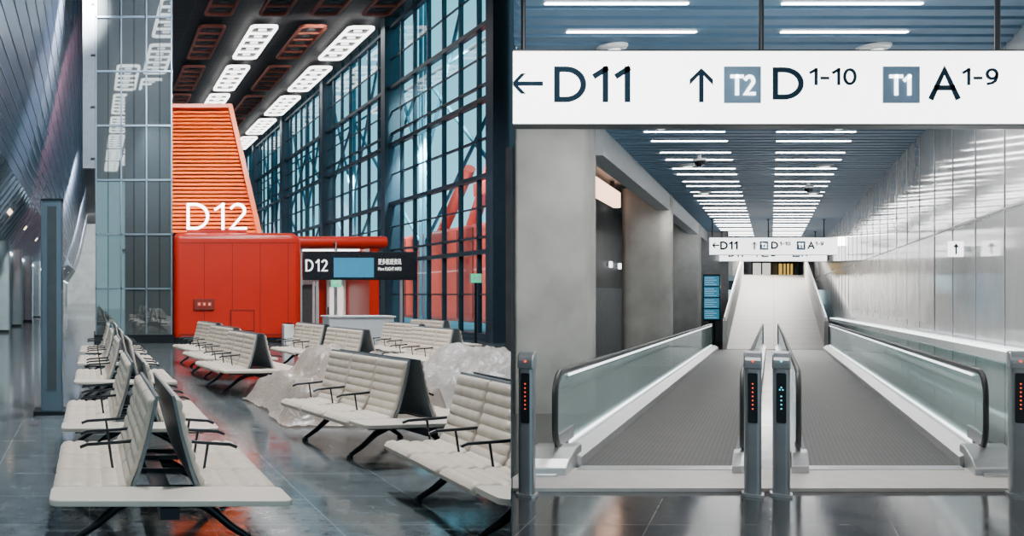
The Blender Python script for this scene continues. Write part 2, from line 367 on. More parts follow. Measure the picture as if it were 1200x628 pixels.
# outside
mb = MB(); mb.box(14.9, 140, 10, 200, -.6, -.3); build(mb, 'ground', M['ground'], struct=True)
XT = 16.0
for i in range(5):
    y = 30.3+10.9*i; e = y+10.3; m_ = y+5.15
    t = thing('steel_truss', 'blue steel lattice bracing outside the %s window bay' % ORD[i], 'truss', (XT, m_, -.3), 'bracing outside the windows')
    for nm, r, L in (('post', .10, [((y, -.3), (y, 16)), ((e, -.3), (e, 16))]), ('rail', .07, [((y, 8), (e, 8)), ((y, 12), (e, 12))]),
                     ('brace', .085, [((y, 4.2), (m_, 8)), ((e, 4.2), (m_, 8)), ((y, 8), (m_, 16)), ((e, 8), (m_, 16)), ((m_, 8), (y, 12)), ((m_, 8), (e, 12))])):
        for (ya, za), (yb, zb_) in L:
            mb = MB(); mb.tube([(XT, ya, za), (XT, yb, zb_)], r, 8); build(mb, nm, M['truss'], t, smooth=50)
t = thing('added_red_bridge', 'added red boarding bridge with slanting struts, standing in for red reflections in the lower right windows', 'boarding bridge', (20.3, 47, -.3))
mb = MB(); mb.ext(rrect(18.9, 21.7, .3, 5.2, .25), 'y', 36, 66); build(mb, 'body', M['red_out'], t)
for a, b in (((19.6, 37.2, 5.1), (19.6, 40.4, 9.2)), ((19.6, 43.8, 5.1), (19.6, 40.6, 9.2)), ((19.6, 47.5, 5.1), (19.6, 44.0, 8.2))):
    mb = MB(); mb.tube([a, b], .30, 10); build(mb, 'strut', M['red_out'], t, smooth=50)  # struts stand in for red reflections in the panes
mb = MB(); mb.box(19.3, 19.9, 38.6, 43.0, 6.6, 7.3); build(mb, 'crossbar', M['red_out'], t, bevel=.08)
mb = MB()
for k in range(16): mb.box(18.86, 18.92, 36.6+k*1.8, 36.68+k*1.8, .5, 5.0)
build(mb, 'rib', M['seam'], t)
for y in (40.5, 59.5):
    mb = MB(); mb.box(19.5, 20.1, y, y+.5, -.3, .35); build(mb, 'leg', M['truss'], t)

# glass tower
t = thing('glass_tower', 'tall grey mirror-glass clad shaft left of the red gate building', 'tower', (1.55, 31, 0))
mb = MB(); mb.box(.24, 2.88, 29.85, 32.6, 0, 14.9); build(mb, 'glazing', M['tower_glass'], t)
mb = MB()
for x in (.2, 1.08, 1.96, 2.84): mb.box(x, x+.05, 29.80, 29.86, 0, 14.9)
for k in range(8): mb.box(.2, 2.91, 29.80, 29.86, 1.9*k+1.87, 1.9*k+1.93)
build(mb, 'frame', M['steel_blue'], t)
mb = MB(); mb.box(.16, 2.95, 29.7, 32.7, 0, .3); build(mb, 'plinth', M['black_metal'], t)
mb = MB(); mb.box(-.24, .19, 29.75, 30.0, 6.1, 14.9); build(mb, 'edge_fin', M['fin'], t)
mb = MB()
for k in range(5): mb.box(.05, .19, 29.7, 29.76, 6.4+k*1.8, 6.46+k*1.8)
build(mb, 'bracket', M['black_metal'], t)

# red gate building
t = thing('gate_building', 'orange-red rounded gate block with a slatted orange tower on top', 'building', (5.2, 33, 0))
prof = [(2.95, 0), (7.45, 0)]+[(7.45-.38+.38*math.cos(math.radians(a)), 3.87-.38+.38*math.sin(math.radians(a))) for a in range(0, 91, 15)]+[(2.95, 3.87)]
mb = MB(); mb.ext(prof, 'y', 29.95, 36.5); build(mb, 'block', M['red'], t, bevel=.22, smooth=40, seg=5)
mb = MB(); mb.box(3.15, 7.25, 29.94, 29.96, 3.5, 3.52)
for x in (4.02, 5.0, 5.98, 6.96): mb.box(x, x+.018, 29.94, 29.96, .3, 3.5)
mb.box(3.15, 7.25, 29.93, 29.96, .28, .31)
build(mb, 'panel_seam', M['seam'], t)
mb = MB(); mb.box(3.0, 7.3, 29.9, 30.1, 0, .2); build(mb, 'plinth', M['black_metal'], t)
zb, zt = 3.87, 8.6
def xr(z): return 6.05+(5.15-6.05)*(z-zb)/(zt-zb)
def yf(z): return 30.6+(31.6-30.6)*(z-zb)/(zt-zb)
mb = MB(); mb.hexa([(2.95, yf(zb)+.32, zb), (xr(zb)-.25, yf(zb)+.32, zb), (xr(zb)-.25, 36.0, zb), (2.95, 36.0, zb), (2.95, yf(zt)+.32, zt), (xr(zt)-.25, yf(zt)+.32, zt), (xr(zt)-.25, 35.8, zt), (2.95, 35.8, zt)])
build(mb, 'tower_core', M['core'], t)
mb = MB(); NS = 32
for k in range(NS):
    z = zb+.05+k*(zt-zb-.1)/NS; z2 = z+.092
    mb.hexa([(2.95, yf(z)-.02, z), (xr(z), yf(z)-.02, z), (xr(z), 36.2, z), (2.95, 36.2, z), (2.95, yf(z2)+.05, z2), (xr(z2)-.03, yf(z2)+.05, z2), (xr(z2)-.03, 36.2, z2), (2.95, 36.2, z2)])
build(mb, 'tower_slat', M['orange'], t)
mb = MB(); mb.hexa([(xr(zb)-.05, yf(zb)-.12, zb), (xr(zb)+.12, yf(zb)-.12, zb), (xr(zb)+.12, yf(zb)+.3, zb), (xr(zb)-.05, yf(zb)+.3, zb), (xr(zt)-.05, yf(zt)-.12, zt+.1), (xr(zt)+.12, yf(zt)-.12, zt+.1), (xr(zt)+.12, yf(zt)+.3, zt+.1), (xr(zt)-.05, yf(zt)+.3, zt+.1)])
build(mb, 'tower_edge', M['orange'], t)
mb = MB(); mb.box(2.95, xr(zt)+.1, yf(zt)-.1, 36, zt, zt+.14); build(mb, 'tower_cap', M['orange'], t)
t = thing('gate_lettering', 'large glowing white D12 lettering standing on the red gate block', 'sign', (PX(254, 30.25), 30.25, 3.872))
x0, x1, z0, z1 = R4(219, 289, 238, 269, 30.25)
stroke_text('D12', x0, x1, z0, z1, 30.25, .088, M['letter'], t, .12, .3)
mb = MB(); mb.box(x0, x1, 30.22, 30.28, 3.872, z0); mb.box(x0-.05, x1+.05, 30.18, 30.35, 3.872, 3.9)
build(mb, 'base_rail', M['red_dark'], t)
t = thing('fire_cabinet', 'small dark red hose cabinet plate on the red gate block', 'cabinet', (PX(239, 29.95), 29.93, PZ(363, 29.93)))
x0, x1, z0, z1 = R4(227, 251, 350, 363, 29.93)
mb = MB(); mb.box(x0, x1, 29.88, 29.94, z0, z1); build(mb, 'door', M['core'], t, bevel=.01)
for k in range(3):
    xa = x0+.12+k*.18; mb = MB(); mb.box(xa, xa+.13, 29.865, 29.88, z0+.13, z0+.27); p = build(mb, 'pictogram', M['red_out'], t)
    mb = MB(); mb.ext(rrect(xa+.04, xa+.09, z0+.16, z0+.24, .02), 'y', 29.855, 29.865); build(mb, 'symbol', M['white'], p)
t = thing('access_hatch', 'outlined square hatch low on the red gate block', 'hatch', (PX(284, 29.95), 29.93, PZ(388, 29.93)))
x0, x1, z0, z1 = R4(270, 298, 363, 388, 29.93)
mb = MB(); mb.box(x0, x1, 29.90, 29.94, z0, z1); build(mb, 'panel', M['red'], t)
mb = MB(); mb.box(x0, x1, 29.885, 29.90, z1-.03, z1); mb.box(x0, x1, 29.885, 29.90, z0, z0+.03); mb.box(x0, x0+.03, 29.885, 29.90, z0, z1); mb.box(x1-.03, x1, 29.885, 29.90, z0, z1)
build(mb, 'frame', M['seam'], t)
# gate portal
t = thing('gate_portal', 'red gate portal with canopy and doors right of the gate block', 'gate', (9.3, 32, 0))
cp = [(31.2+.22+.22*math.cos(math.radians(a)), 3.62+.22*math.sin(math.radians(a))) for a in range(90, 271, 15)]+[(34.5, 3.40), (34.5, 3.84)]
mb = MB(); mb.ext(cp, 'x', 7.5, 10.9); build(mb, 'canopy', M['red'], t, smooth=40)
mb = MB(); mb.box(8.0, 10.6, 34.3, 34.6, 0, 3.44); build(mb, 'back_panel', M['red'], t)
mb = MB(); mb.box(10.3, 10.65, 31.4, 34.4, 0, 3.44); build(mb, 'side_panel', M['red'], t)
for a, b in ((8.35, 9.2), (9.5, 10.28)):
    mb = MB(); mb.box(a, b, 34.2, 34.3, 0, 2.4); d = build(mb, 'door', M['white'], t, bevel=.02)
    mb = MB(); mb.ext(rrect(a+.12, b-.12, .5, 2.1, .16), 'y', 34.17, 34.2); build(mb, 'door_window', M['lit_dim'] if a > 9 else M['louvre'], d)  # right pane glows by itself, as if lit from behind
    mb = MB(); mb.box(a+.04, a+.08, 34.14, 34.2, .9, 1.2); build(mb, 'door_handle', M['black_metal'], d)
mb = MB(); mb.box(7.75, 7.85, 31.5, 31.6, 0, 3.44); mb.box(9.05, 9.15, 31.5, 31.6, 0, 3.44); build(mb, 'post', M['alu'], t)
mb = MB(); mb.box(8.1, 10.2, 32.2, 32.5, 3.35, 3.41); build(mb, 'added_canopy_light', M['lit'], t)  # tube added to light up the canopy
# gate display
Y = 26.5
t = thing('gate_display', 'black three-screen gate display reading D12 on two posts', 'display', (PX(422, Y), Y, 0))
x0, x1, z0, z1 = R4(356, 488, 295, 328, Y)
mb = MB(); mb.box(x0, x1, Y, Y+.18, z0, z1); build(mb, 'housing', M['screen'], t, bevel=.02)
stroke_text('D12', *R4(358, 384, 304, 318, Y), Y-.005, .048, M['text_w'], t, .01, .42)
a = R4(391, 438, 298, 325, Y); mb = MB(); mb.box(a[0], a[1], Y-.012, Y, a[2], a[3]); sc = build(mb, 'left_screen', M['screen_blue'], t)
mb = MB(); b = R4(391, 438, 298, 302, Y); mb.box(b[0], b[1], Y-.018, Y-.012, b[2], b[3]); build(mb, 'header_bar', M['screen'], sc)
a = R4(441, 487, 298, 325, Y); mb = MB(); mb.box(a[0], a[1], Y-.012, Y, a[2], a[3]); sc = build(mb, 'right_screen', M['screen'], t)
text_part('更多航班资讯', *R4(443, 470, 303, 310, Y), Y-.015, M['text_w'], t, .004)
text_part('More FLIGHT INFO', *R4(443, 470, 313, 317, Y), Y-.015, M['text_w'], t, .004)
mb = MB()
for px in (367, 371, 470): mb.box(PX(px, Y), PX(px, Y)+.07, Y+.06, Y+.13, 0, z0)
build(mb, 'post', M['alu'], t)
Y = 22.6
t = thing('gate_counter', 'white boxy boarding counter below the gate display', 'counter', (PX(424, Y), Y, 0))
x0, x1, z0, z1 = R4(386, 462, 370, 410, Y)
mb = MB(); mb.box(x0, x1, Y, Y+.7, .08, z1-.05); build(mb, 'body', M['white'], t, bevel=.02)
mb = MB(); mb.box(x0-.04, x1+.04, Y-.04, Y+.74, z1-.05, z1); build(mb, 'top', M['white'], t, bevel=.015)
mb = MB(); mb.box(x0+.05, x1-.05, Y+.05, Y+.65, 0, .08); build(mb, 'kick_plinth', M['black_metal'], t)
Y = 28.5
t = thing('ticket_reader', 'small white boarding pass reader at the gate block corner', 'ticket reader', (PX(339, Y), Y, 0))
x0, x1, z0, z1 = R4(333, 345, 380, 405, Y)
mb = MB(); mb.box(x0, x1, Y, Y+.4, 0, z1); build(mb, 'body', M['white'], t, bevel=.03)
mb = MB(); mb.box(x0+.05, x1-.05, Y+.05, Y+.35, z1, z1+.04); build(mb, 'reader_head', M['screen'], t)
for px, py, Y, tx in ((394, 331, 30.9, 'left'), (558, 326, 29.2, 'right')):
    t = thing('exit_sign', 'small green lit exit sign %s' % ('over the gate portal door' if tx == 'left' else 'on a pole before the near window'), 'exit sign', (PX(px, Y), Y, PZ(py, Y)-.15))
    mb = MB(); mb.box(PX(px-6.5, Y), PX(px+6.5, Y), Y, Y+.08, PZ(py+5.5, Y), PZ(py-5.5, Y)); build(mb, 'housing', M['alu'], t)
    mb = MB(); mb.box(PX(px-6.2, Y), PX(px+6.2, Y), Y-.01, Y, PZ(py+5.2, Y), PZ(py-5.2, Y)); f_ = build(mb, 'face', M['green'], t)
    mb = MB(); mb.ext([(PX(px-4, Y), PZ(py, Y)), (PX(px-2, Y), PZ(py-2.5, Y)), (PX(px-2, Y), PZ(py-.7, Y)), (PX(px+1, Y), PZ(py-.7, Y)), (PX(px+1, Y), PZ(py+.7, Y)), (PX(px-2, Y), PZ(py+.7, Y)), (PX(px-2, Y), PZ(py+2.5, Y))], 'y', Y-.016, Y-.01); mb.box(PX(px+2.4, Y), PX(px+4.6, Y), Y-.016, Y-.01, PZ(py+3, Y), PZ(py-3, Y)); build(mb, 'pictogram', M['white'], f_)
    if tx == 'right': mb = MB(); mb.box(PX(px, Y)-.03, PX(px, Y)+.03, Y+.02, Y+.08, 0, PZ(py+5, Y)); build(mb, 'pole', M['black_metal'], t)
    else: mb = MB(); mb.box(PX(px, Y)-.02, PX(px, Y)+.02, Y+.02, Y+.06, PZ(py-5, Y), 3.62); mb.box(PX(px, Y)-.02, PX(px, Y)+.02, Y+.02, 31.2, 3.58, 3.62); build(mb, 'hanger', M['alu'], t)

# pylon
Y = 12.1
t = thing('steel_pylon', 'tall slim blue-grey steel pylon standing on the left floor', 'pylon', (-.5, Y+.15, 0))
mb = MB(); mb.ext(rrect(-.69, -.38, Y, Y+.34, .03), 'z', .05, 3.03); build(mb, 'body', M['steel_blue'], t, smooth=40)
mb = MB(); mb.box(-.60, -.47, Y-.012, Y, .35, 2.95); build(mb, 'front_strip', M['louvre'], t)
mb = MB(); mb.ext(rrect(-.80, -.26, Y-.1, Y+.45, .05), 'z', 0, .05); build(mb, 'base_plate', M['black_metal'], t)
mb = MB(); mb.ext(rrect(-.70, -.37, Y-.01, Y+.35, .03), 'z', 3.03, 3.06); build(mb, 'cap', M['black_metal'], t)

# ceiling lights
def make_light(lit):
    t = thing('ceiling_light', 'x', 'ceiling light')
    L, W = 2.85, .66
    mb = MB(); mb.ring(rrect(-W, W, -L, L, .3), rrect(-W+.13, W-.13, -L+.18, L-.18, .2), -.12, 0); build(mb, 'frame', M['lit'] if lit else M['unlit'], t)
    mb = MB(); mb.box(-W+.1, W-.1, -L+.15, L-.15, -.02, 0); build(mb, 'plate', M['unlit_in'], t)
    for k in range(4):
        y = -L+.2+(2*L-.4)*(k+1)/5; mb = MB(); mb.box(-W+.11, W-.11, y-.07, y+.07, -.10, -.02); build(mb, 'crossbar', M['lit'] if lit else M['unlit'], t)
    for k in range(5):
        y = -L+.2+(2*L-.4)*(k+.5)/5; mb = MB(); mb.ext(rrect(-.20, .20, y-.10, y+.10, .09), 'z', -.08, -.02); build(mb, 'lamp', M['lit_soft'] if lit else M['louvre'], t)
    mb = MB(); mb.box(-.05, .05, -1.5, -1.4, 0, .3); mb.box(-.05, .05, 1.4, 1.5, 0, .3); build(mb, 'hanger', M['rod'], t)
    return t
ZL = 14.6
def place_lights(lst, desc, grp, state):
    for i, (u, y) in enumerate(lst):
        if state['p'] is None: state['p'] = make_light(state['lit']); o = state['p']; o.location = (u, y, ZL)
        else: o = dup(state['p'], (u, y, ZL))
        o['label'] = '%s, %s' % (desc, ORD[i]); o['group'] = grp
S1 = {'p': None, 'lit': True}; S2 = {'p': None, 'lit': False}
place_lights([(8.4, 43.6), (8.4, 50.8), (8.4, 57.6)], 'lit oblong ceiling light above the orange tower', 'lit lights above the tower', S1)
place_lights([(13.1, 43.8), (13.1, 51), (13.1, 58.2), (13.1, 65.4), (13.1, 72.5)], 'lit oblong ceiling light in the row beside the windows', 'lit lights beside the windows', S1)
place_lights([(3.75, y) for y in (20, 13, 6, -1, -8, -15, -22)], 'lit oblong ceiling light over the seats, mirrored in the glass shaft', 'lit lights over the seats', S1)
place_lights([(2.2, y) for y in (9, 2, -5, -12, -19, -26)], 'lit oblong ceiling light over the left row of seats', 'lit lights over the left seats', S1)
place_lights([(5.9, y) for y in (36.4, 43.6, 50.8, 57.6)], 'dark unlit brown ceiling light in the row nearest the glass shaft', 'unlit lights by the glass shaft', S2)
place_lights([(10.75, y) for y in (36.4, 43.6, 50.8, 58.0, 65)], 'dark unlit brown ceiling light between the two lit rows', 'unlit lights between lit rows', S2)
place_lights([(8.4, 36.4), (13.1, 36.4)], 'dark unlit ceiling light at the near end of a lit row', 'unlit lights at the row ends', S2)

# ------------------------------------------------------------------ benches
def cushion(mb, line, thick, y0, y1, puffs, sgn=1):
    L = [Vector(p) for p in line]; d = [0]
    for a, b in zip(L, L[1:]): d.append(d[-1]+(b-a).length)
    n = puffs*5+1; pts = []
    for i in range(n):
        s = d[-1]*i/(n-1); k = max(j for j in range(len(d)) if d[j] <= s+1e-9); k = min(k, len(L)-2)
        f = (s-d[k])/(d[k+1]-d[k]); pts.append(L[k].lerp(L[k+1], f))
    w3 = (y1-y0)/3
    st = [(y0, .3), (y0+.012, .8), (y0+.035, .97)]
    for q in (1, 2): st += [(y0+w3*q-.035, 1), (y0+w3*q, .82), (y0+w3*q+.035, 1)]
    st += [(y1-.035, .97), (y1-.012, .8), (y1, .3)]
    vs = []; m = 2*n
    for y, g in st:
        tp = []; bt = []
        for i, p in enumerate(pts):
            t = (pts[min(i+1, n-1)]-pts[max(i-1, 0)]).normalized(); nn = Vector((-t.y, t.x))*sgn
            pf = .66+.34*abs(math.sin(math.pi*puffs*i/(n-1)))**.6
            e = .35 if i in (0, n-1) else 1
            q = p+nn*thick*pf*g*e; tp.append((q.x, y, q.y)); bt.append((p.x, y, p.y))
        vs += tp+bt[::-1]
    fs = []
    for r in range(len(st)-1):
        for k in range(m): fs.append((r*m+k, r*m+(k+1) % m, (r+1)*m+(k+1) % m, (r+1)*m+k))
    fs += [tuple(range(m)), tuple(range(len(vs)-1, len(vs)-m-1, -1))]
    mb.add(vs, fs)
def make_bench():
    t = thing('airport_bench', 'x', 'bench')
    W = .58; Y0 = .40; L = Y0+3*W
    for s in (1, -1):
        T = (lambda p, s=s: (p[0]*s, p[1], p[2]))
        for k in range(3):
            y0 = Y0+k*W+.014; y1 = Y0+(k+1)*W-.014
            m = MB(T); cushion(m, [(.20, .415), (.48, .395), (.64, .405), (.70, .395), (.72, .36)], .050, y0, y1, 5); build(m, 'seat', M['ivory'], t, smooth=50)
            m = MB(T); cushion(m, [(.24, .42), (.185, .55), (.118, .78), (.068, 1.01)], .042, y0, y1, 7, -1); build(m, 'backrest', M['ivory'], t, smooth=50)
            m = MB(T); yy = Y0+(k+1)*W
            m.tube([(.14, yy, .64), (.30, yy, .625), (.52, yy, .61), (.57, yy, .59)], .0125, 8); m.tube([(.36, yy, .62), (.33, yy, .42)], .010, 6); build(m, 'armrest', M['black_metal'], t, smooth=50)
        m = MB(T); m.ext([(.238, .40), (.183, .55), (.116, .78), (.063, 1.03), (.043, 1.03), (.094, .78), (.158, .55), (.21, .40)], 'y', Y0-.005, L+.005); build(m, 'back_shell', M['shell'], t)
        for yl in (.62, 1.72):
            m = MB(T); m.tube([(.0, yl, .335), (.16, yl, .32), (.32, yl, .24), (.46, yl, .12), (.60, yl, .03)], [.045, .04, .034, .028, .022], 8)
            m.lathe([(.035, 0), (.035, .02), (.02, .035)], .60, yl, 12); build(m, 'leg', M['black_metal'], t, smooth=50)
    m = MB(); m.box(-.06, .06, .08, L-.05, .30, .37)
    for y in (.2, .62, 1.2, 1.72, 2.0): m.box(-.62, .62, y-.02, y+.02, .36, .395)
    build(m, 'beam', M['black_metal'], t)
    m = MB(); m.ext(rrect(-.75, .75, 0, .385, .06), 'z', .40, .44); build(m, 'side_table', M['ivory_top'], t, bevel=.008)
    return t
proto = make_bench()
BG1 = 'back-to-back benches in the left row'; BG2 = 'back-to-back benches in the middle row'; BG3 = 'back-to-back benches in the far right rows'
spots = [
 (.50, 5.22, 0, BG1, 'cream back-to-back bench nearest the viewer, its side table in front at bottom left'),
 (.48, 8.05, 0, BG1, 'cream bench directly behind the large front left bench, beside the slim steel pylon'),
 (.52, 12.3, 0, BG1, 'cream bench third back in the left row'),
 (.52, 15.6, 0, BG1, 'cream bench fourth back in the left row'),
 (.52, 18.9, 0, BG1, 'small cream bench at the far end of the left row'),
 (3.40, 8.35, 10, BG2, 'cream bench in front of the brownish plastic-wrapped heap, second from bottom right'),
 (2.95, 14.1, 6, BG2, 'cream bench just behind the brownish plastic-wrapped heap, nearest of three in line'),
 (3.0, 16.8, 6, BG2, 'cream bench in the middle of the three in line before the gate block'),
 (3.05, 19.5, 6, BG2, 'cream bench nearest the red gate block'),
 (5.3, 18.5, 6, BG3, 'cream bench in front of the white boarding counter at its left'),
 (5.3, 15.8, 6, BG3, 'cream bench below the gate display, ahead of the counter bench'),
 (7.12, 16.1, 4, BG3, 'cream bench right behind the milky plastic-covered heap'),
 (7.6, 19.0, 6, BG3, 'cream bench second behind the milky plastic heap, nearer the windows'),
 (9.2, 21.5, 6, BG3, 'cream bench farthest right, close under the windows'),
]
for i, (x, y, a, g, lb) in enumerate(spots):
    if i == 0: o = proto; o.location = (x, y, 0)
    else: o = dup(proto, (x, y, 0), math.radians(a))
    o['label'] = lb; o['group'] = g
o = dup(proto, (3.28, 5.25, 0), 0, 'cream bench at bottom right of the hall, ending against the dividing wall'); o['group'] = BG2
for ch in list(o.children):
    me = ch.data.copy()
    if cut_by_wall(me, o.location) == 0: bpy.data.objects.remove(ch)
    else: ch.data = me

# plastic covers : soft crumpled sheets draped over benches
def cover(cx, y0, y1, hw, hmax, m, label, seed, cut=False):
    nx, ny = 170, 160; vs = []; fs = []
    def sm(t): t = max(0, min(1, t)); return t*t*(3-2*t)
    for j in range(ny+1):
        v = j/ny
        for i in range(nx+1):
            u = i/nx*2-1
            q0 = Vector((u*2.5, v*5, seed))
            uu = u+noise.noise(q0)*.10; vv = v+noise.noise(q0+Vector((7, 3, 1)))*.03
            a = abs(uu); x = cx+u*hw+noise.noise(q0*.8+Vector((3, 9, 4)))*.12; y = y0+(y1-y0)*v+noise.noise(q0*.8+Vector((9, 2, 6)))*.12
            seat = .46*sm((1.0-a)/.28)
            seg = abs(math.sin(v*math.pi*3))       # sheet sags a little between the seats underneath
            ridge = (hmax-.46)*sm((.52-a)/.42)*(.74+.26*seg**.6+.2*noise.noise(Vector((v*6, seed, 2))))
            end = sm(min(vv, 1-vv)/.15)
            q = Vector((x, y, seed*1.3)); k = sm(seat/.25)
            n1 = noise.noise(q*1.6)*.06
            w = q*2.2+noise.noise_vector(q*1.1)*1.0; n2 = .045*sm(1-1.9*abs(noise.noise(w)))
            w = q*4.4+noise.noise_vector(q*2.2)*.9; n3 = .028*sm(1-2.2*abs(noise.noise(w)))
            w = q*8.5+noise.noise_vector(q*4)*.8; n4 = .010*sm(1-2.1*abs(noise.noise(w)))
            z = (seat+ridge)*end+(n1+n2+n3+n4-.05)*k*end+(n3+n4)*.5+.012
            vs.append((x, y, max(.008, z)))
    for j in range(ny):
        for i in range(nx): a = j*(nx+1)+i; fs.append((a, a+1, a+nx+2, a+nx+1))
    mb = MB(); mb.add(vs, fs); o = build(mb, 'plastic_cover', m, smooth=75, label=label, cat='plastic cover', group='plastic sheets over benches')
    if cut: cut_by_wall(o.data, o.location)
    return o
cover(3.70, 10.85, 13.85, 1.18, .88, M['plastic_b'], 'large crumpled brownish plastic sheet draped over a bench in the middle row', 2)
cover(6.38, 11.6, 15.4, 1.34, .82, M['plastic_w'], 'crumpled milky white plastic sheet over a bench by the dividing wall', 7, True)

# ================================================================== RIGHT CORRIDOR (oblique plan: axis runs along (K,1))
ZC = 4.35; UL, UR = -2.65, 2.5
def zf(Y): return 0 if Y < 8.2 else -.013*(Y-8.2)
mb = MB()
mb.add([(DIV*3, 3, 0), (22, 3, 0), (22, 8.2, 0), (DIV*8.2, 8.2, 0)], [(0, 1, 2, 3)])
mb.add([(DIV*8.2, 8.2, 0), (22, 8.2, 0), (40, 31, zf(31)), (DIV*31, 31, zf(31))], [(0, 1, 2, 3)])
mb.add([(DIV*31, 31, zf(31)), (40, 31, zf(31)), (50, 42, zf(31)), (DIV*42, 42, zf(31))], [(0, 1, 2, 3)])
build(mb, 'floor_corridor', M['floor_r'], struct=True)
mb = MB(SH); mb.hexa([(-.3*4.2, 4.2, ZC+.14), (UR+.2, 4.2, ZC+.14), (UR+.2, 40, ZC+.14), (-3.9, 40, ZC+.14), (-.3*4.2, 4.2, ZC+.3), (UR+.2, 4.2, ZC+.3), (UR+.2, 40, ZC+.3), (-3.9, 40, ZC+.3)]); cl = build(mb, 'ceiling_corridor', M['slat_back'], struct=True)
mb = MB(SH); y = 4.3
while y < 40: mb.box(max(-2.72, -.301*y), UR, y, y+.18, ZC, ZC+.12); y += .28
build(mb, 'slat', M['slat_r'], cl)
mb = MB(SH); mb.box(UR, UR+.15, 4.5, 56, -.6, 7); wr = build(mb, 'wall_right', M['wallpanel'], struct=True)
mb = MB(SH); mb.box(UR-.006, UR, 13.0, 25.99, 1.25, 2.6); build(mb, 'mottled_inlay', M['relief'], wr)
mb = MB(SH); y = 6.5
while y < 36: mb.box(UR-.007, UR, y, y+.03, 1.15, ZC); y += 1.3
mb.box(UR-.007, UR, 5, 40, 2.60, 2.625); build(mb, 'joint_profile', M['wall_joint'], wr)
mb = MB(SH); mb.hexa([(UR-.16, 6, 1.06), (UR, 6, 1.06), (UR, 34, .66), (UR-.16, 34, .66), (UR-.16, 6, 1.16), (UR, 6, 1.16), (UR, 34, .76), (UR-.16, 34, .76)])
tr = build(mb, 'trim_1', M['white'], struct=True)
mb = MB(SH); mb.hexa([(UR-.15, 6, 1.165), (UR-.03, 6, 1.165), (UR-.03, 34, .765), (UR-.15, 34, .765), (UR-.15, 6, 1.175), (UR-.03, 6, 1.175), (UR-.03, 34, .775), (UR-.15, 34, .775)])
build(mb, 'light_strip', M['lit_soft'], tr)
# small glowing sign added on the right wall in place of a reflection
Y = 10.6; t = thing('reflected_sign', 'small white sign with an up arrow, added on the right corridor wall as a reflection', 'sign', SH((2.3, Y, 2.15)))
mb = MB(SH); mb.box(2.21, 2.40, Y, Y+.05, 2.17, 2.36); build(mb, 'face', M['sign_far'], t, bevel=.006)
mb = MB(SH); mb.ext([(2.305, 2.335), (2.345, 2.285), (2.315, 2.285), (2.315, 2.20), (2.295, 2.20), (2.295, 2.285), (2.265, 2.285)], 'y', Y-.006, Y); build(mb, 'up_arrow', M['ink'], t)
mb = MB(SH); mb.box(2.40, 2.495, Y+.015, Y+.035, 2.23, 2.30); build(mb, 'bracket', M['steel'], t)
# columns and beam
for i, (ya, ua, ub, dp, rr) in enumerate(((12.6, -3.80, -2.72, .75, .08), (22.4, -3.95, -2.65, 1.1, .30), (31.6, -3.95, -2.65, 1.1, .10))):
    mb = MB(SH); mb.ext(rrect(ua, ub, ya, ya+dp, rr), 'z', -.5, 4.49)
    build(mb, 'concrete_column', M['concrete'], smooth=40, label='wide smooth grey concrete column, %s on the corridor left' % ('largest and nearest' if i == 0 else 'middle one' if i == 1 else 'smallest and farthest'), cat='column', group='concrete columns')
mb = MB(SH); mb.box(-3.0, UL-.02, 13.6, 40, 3.92, 4.5); build(mb, 'trim_2', M['beam'], struct=True)
# side passage
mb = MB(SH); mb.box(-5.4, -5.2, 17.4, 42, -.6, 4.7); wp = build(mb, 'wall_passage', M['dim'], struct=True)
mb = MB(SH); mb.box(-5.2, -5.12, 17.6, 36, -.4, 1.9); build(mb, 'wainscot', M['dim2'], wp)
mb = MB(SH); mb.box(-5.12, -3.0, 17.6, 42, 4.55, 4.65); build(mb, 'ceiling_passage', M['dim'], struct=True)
mb = MB(SH); mb.box(-4.1, -3.9, 18.6, 22.2, 3.95, 4.35); t = build(mb, 'lightbox', M['warm'], bevel=.02, label='warm glowing ceiling lightbox behind the first concrete column', cat='lightbox')
mb = MB(SH); mb.box(-4.05, -3.95, 19.2, 19.3, 4.35, 4.56); mb.box(-4.05, -3.95, 21.5, 21.6, 4.35, 4.56); build(mb, 'hanger', M['rod'], t)
for i, (u, y, z) in enumerate(((-4.6, 24.5, 4.5), (-4.6, 27.5, 4.5))):
    mb = MB(); x, yy, _ = SH((u, y, 0)); mb.lathe([(.12, z), (.14, z+.06)], x, yy, 16)
    build(mb, 'downlight', M['lit'], label='small round white downlight in the dark side passage, %s' % ORD[i], cat='ceiling light', group='passage downlights')
for i, y in enumerate((27.0, 28.6)):
    mb = MB(SH); mb.box(-5.12, -5.02, y, y+.16, 2.55, 2.75); t = build(mb, 'wall_lamp', M['lit_soft'], bevel=.02, label='small white wall lamp glowing in the dark side passage, %s' % ORD[i], cat='lamp', group='passage wall lamps')
    mb = MB(SH); mb.box(-5.2, -5.10, y+.05, y+.11, 2.6, 2.7); build(mb, 'bracket', M['rod'], t)
mb = MB(SH); mb.box(-5.2, -1.78, 36, 36.2, -.6, 4.5); build(mb, 'wall_far', M['dim2'], struct=True)
# flight info board
t = thing('flight_board', 'tall blue flight information screens beside the ramp foot', 'display', SH((-2.2, 34, zf(31))))
mb = MB(SH); mb.box(-2.70, -2.0, 34, 34.15, .65, 2.5); build(mb, 'housing', M['screen'], t)
for k in range(4):
    z = .72+k*.44; mb = MB(SH); mb.box(-2.65, -2.05, 33.97, 34, z, z+.39); s = build(mb, 'screen', M['screen_blue'], t)
    mb = MB(SH)
    for q in range(4): mb.box(-2.61, -2.15-.1*(q % 2), 33.96, 33.97, z+.05+q*.085, z+.07+q*.085)
    build(mb, 'text_line', M['screen_line'], s)
mb = MB(SH); mb.box(-2.45, -2.2, 34.03, 34.12, zf(31), .65); build(mb, 'stand', M['rod'], t)
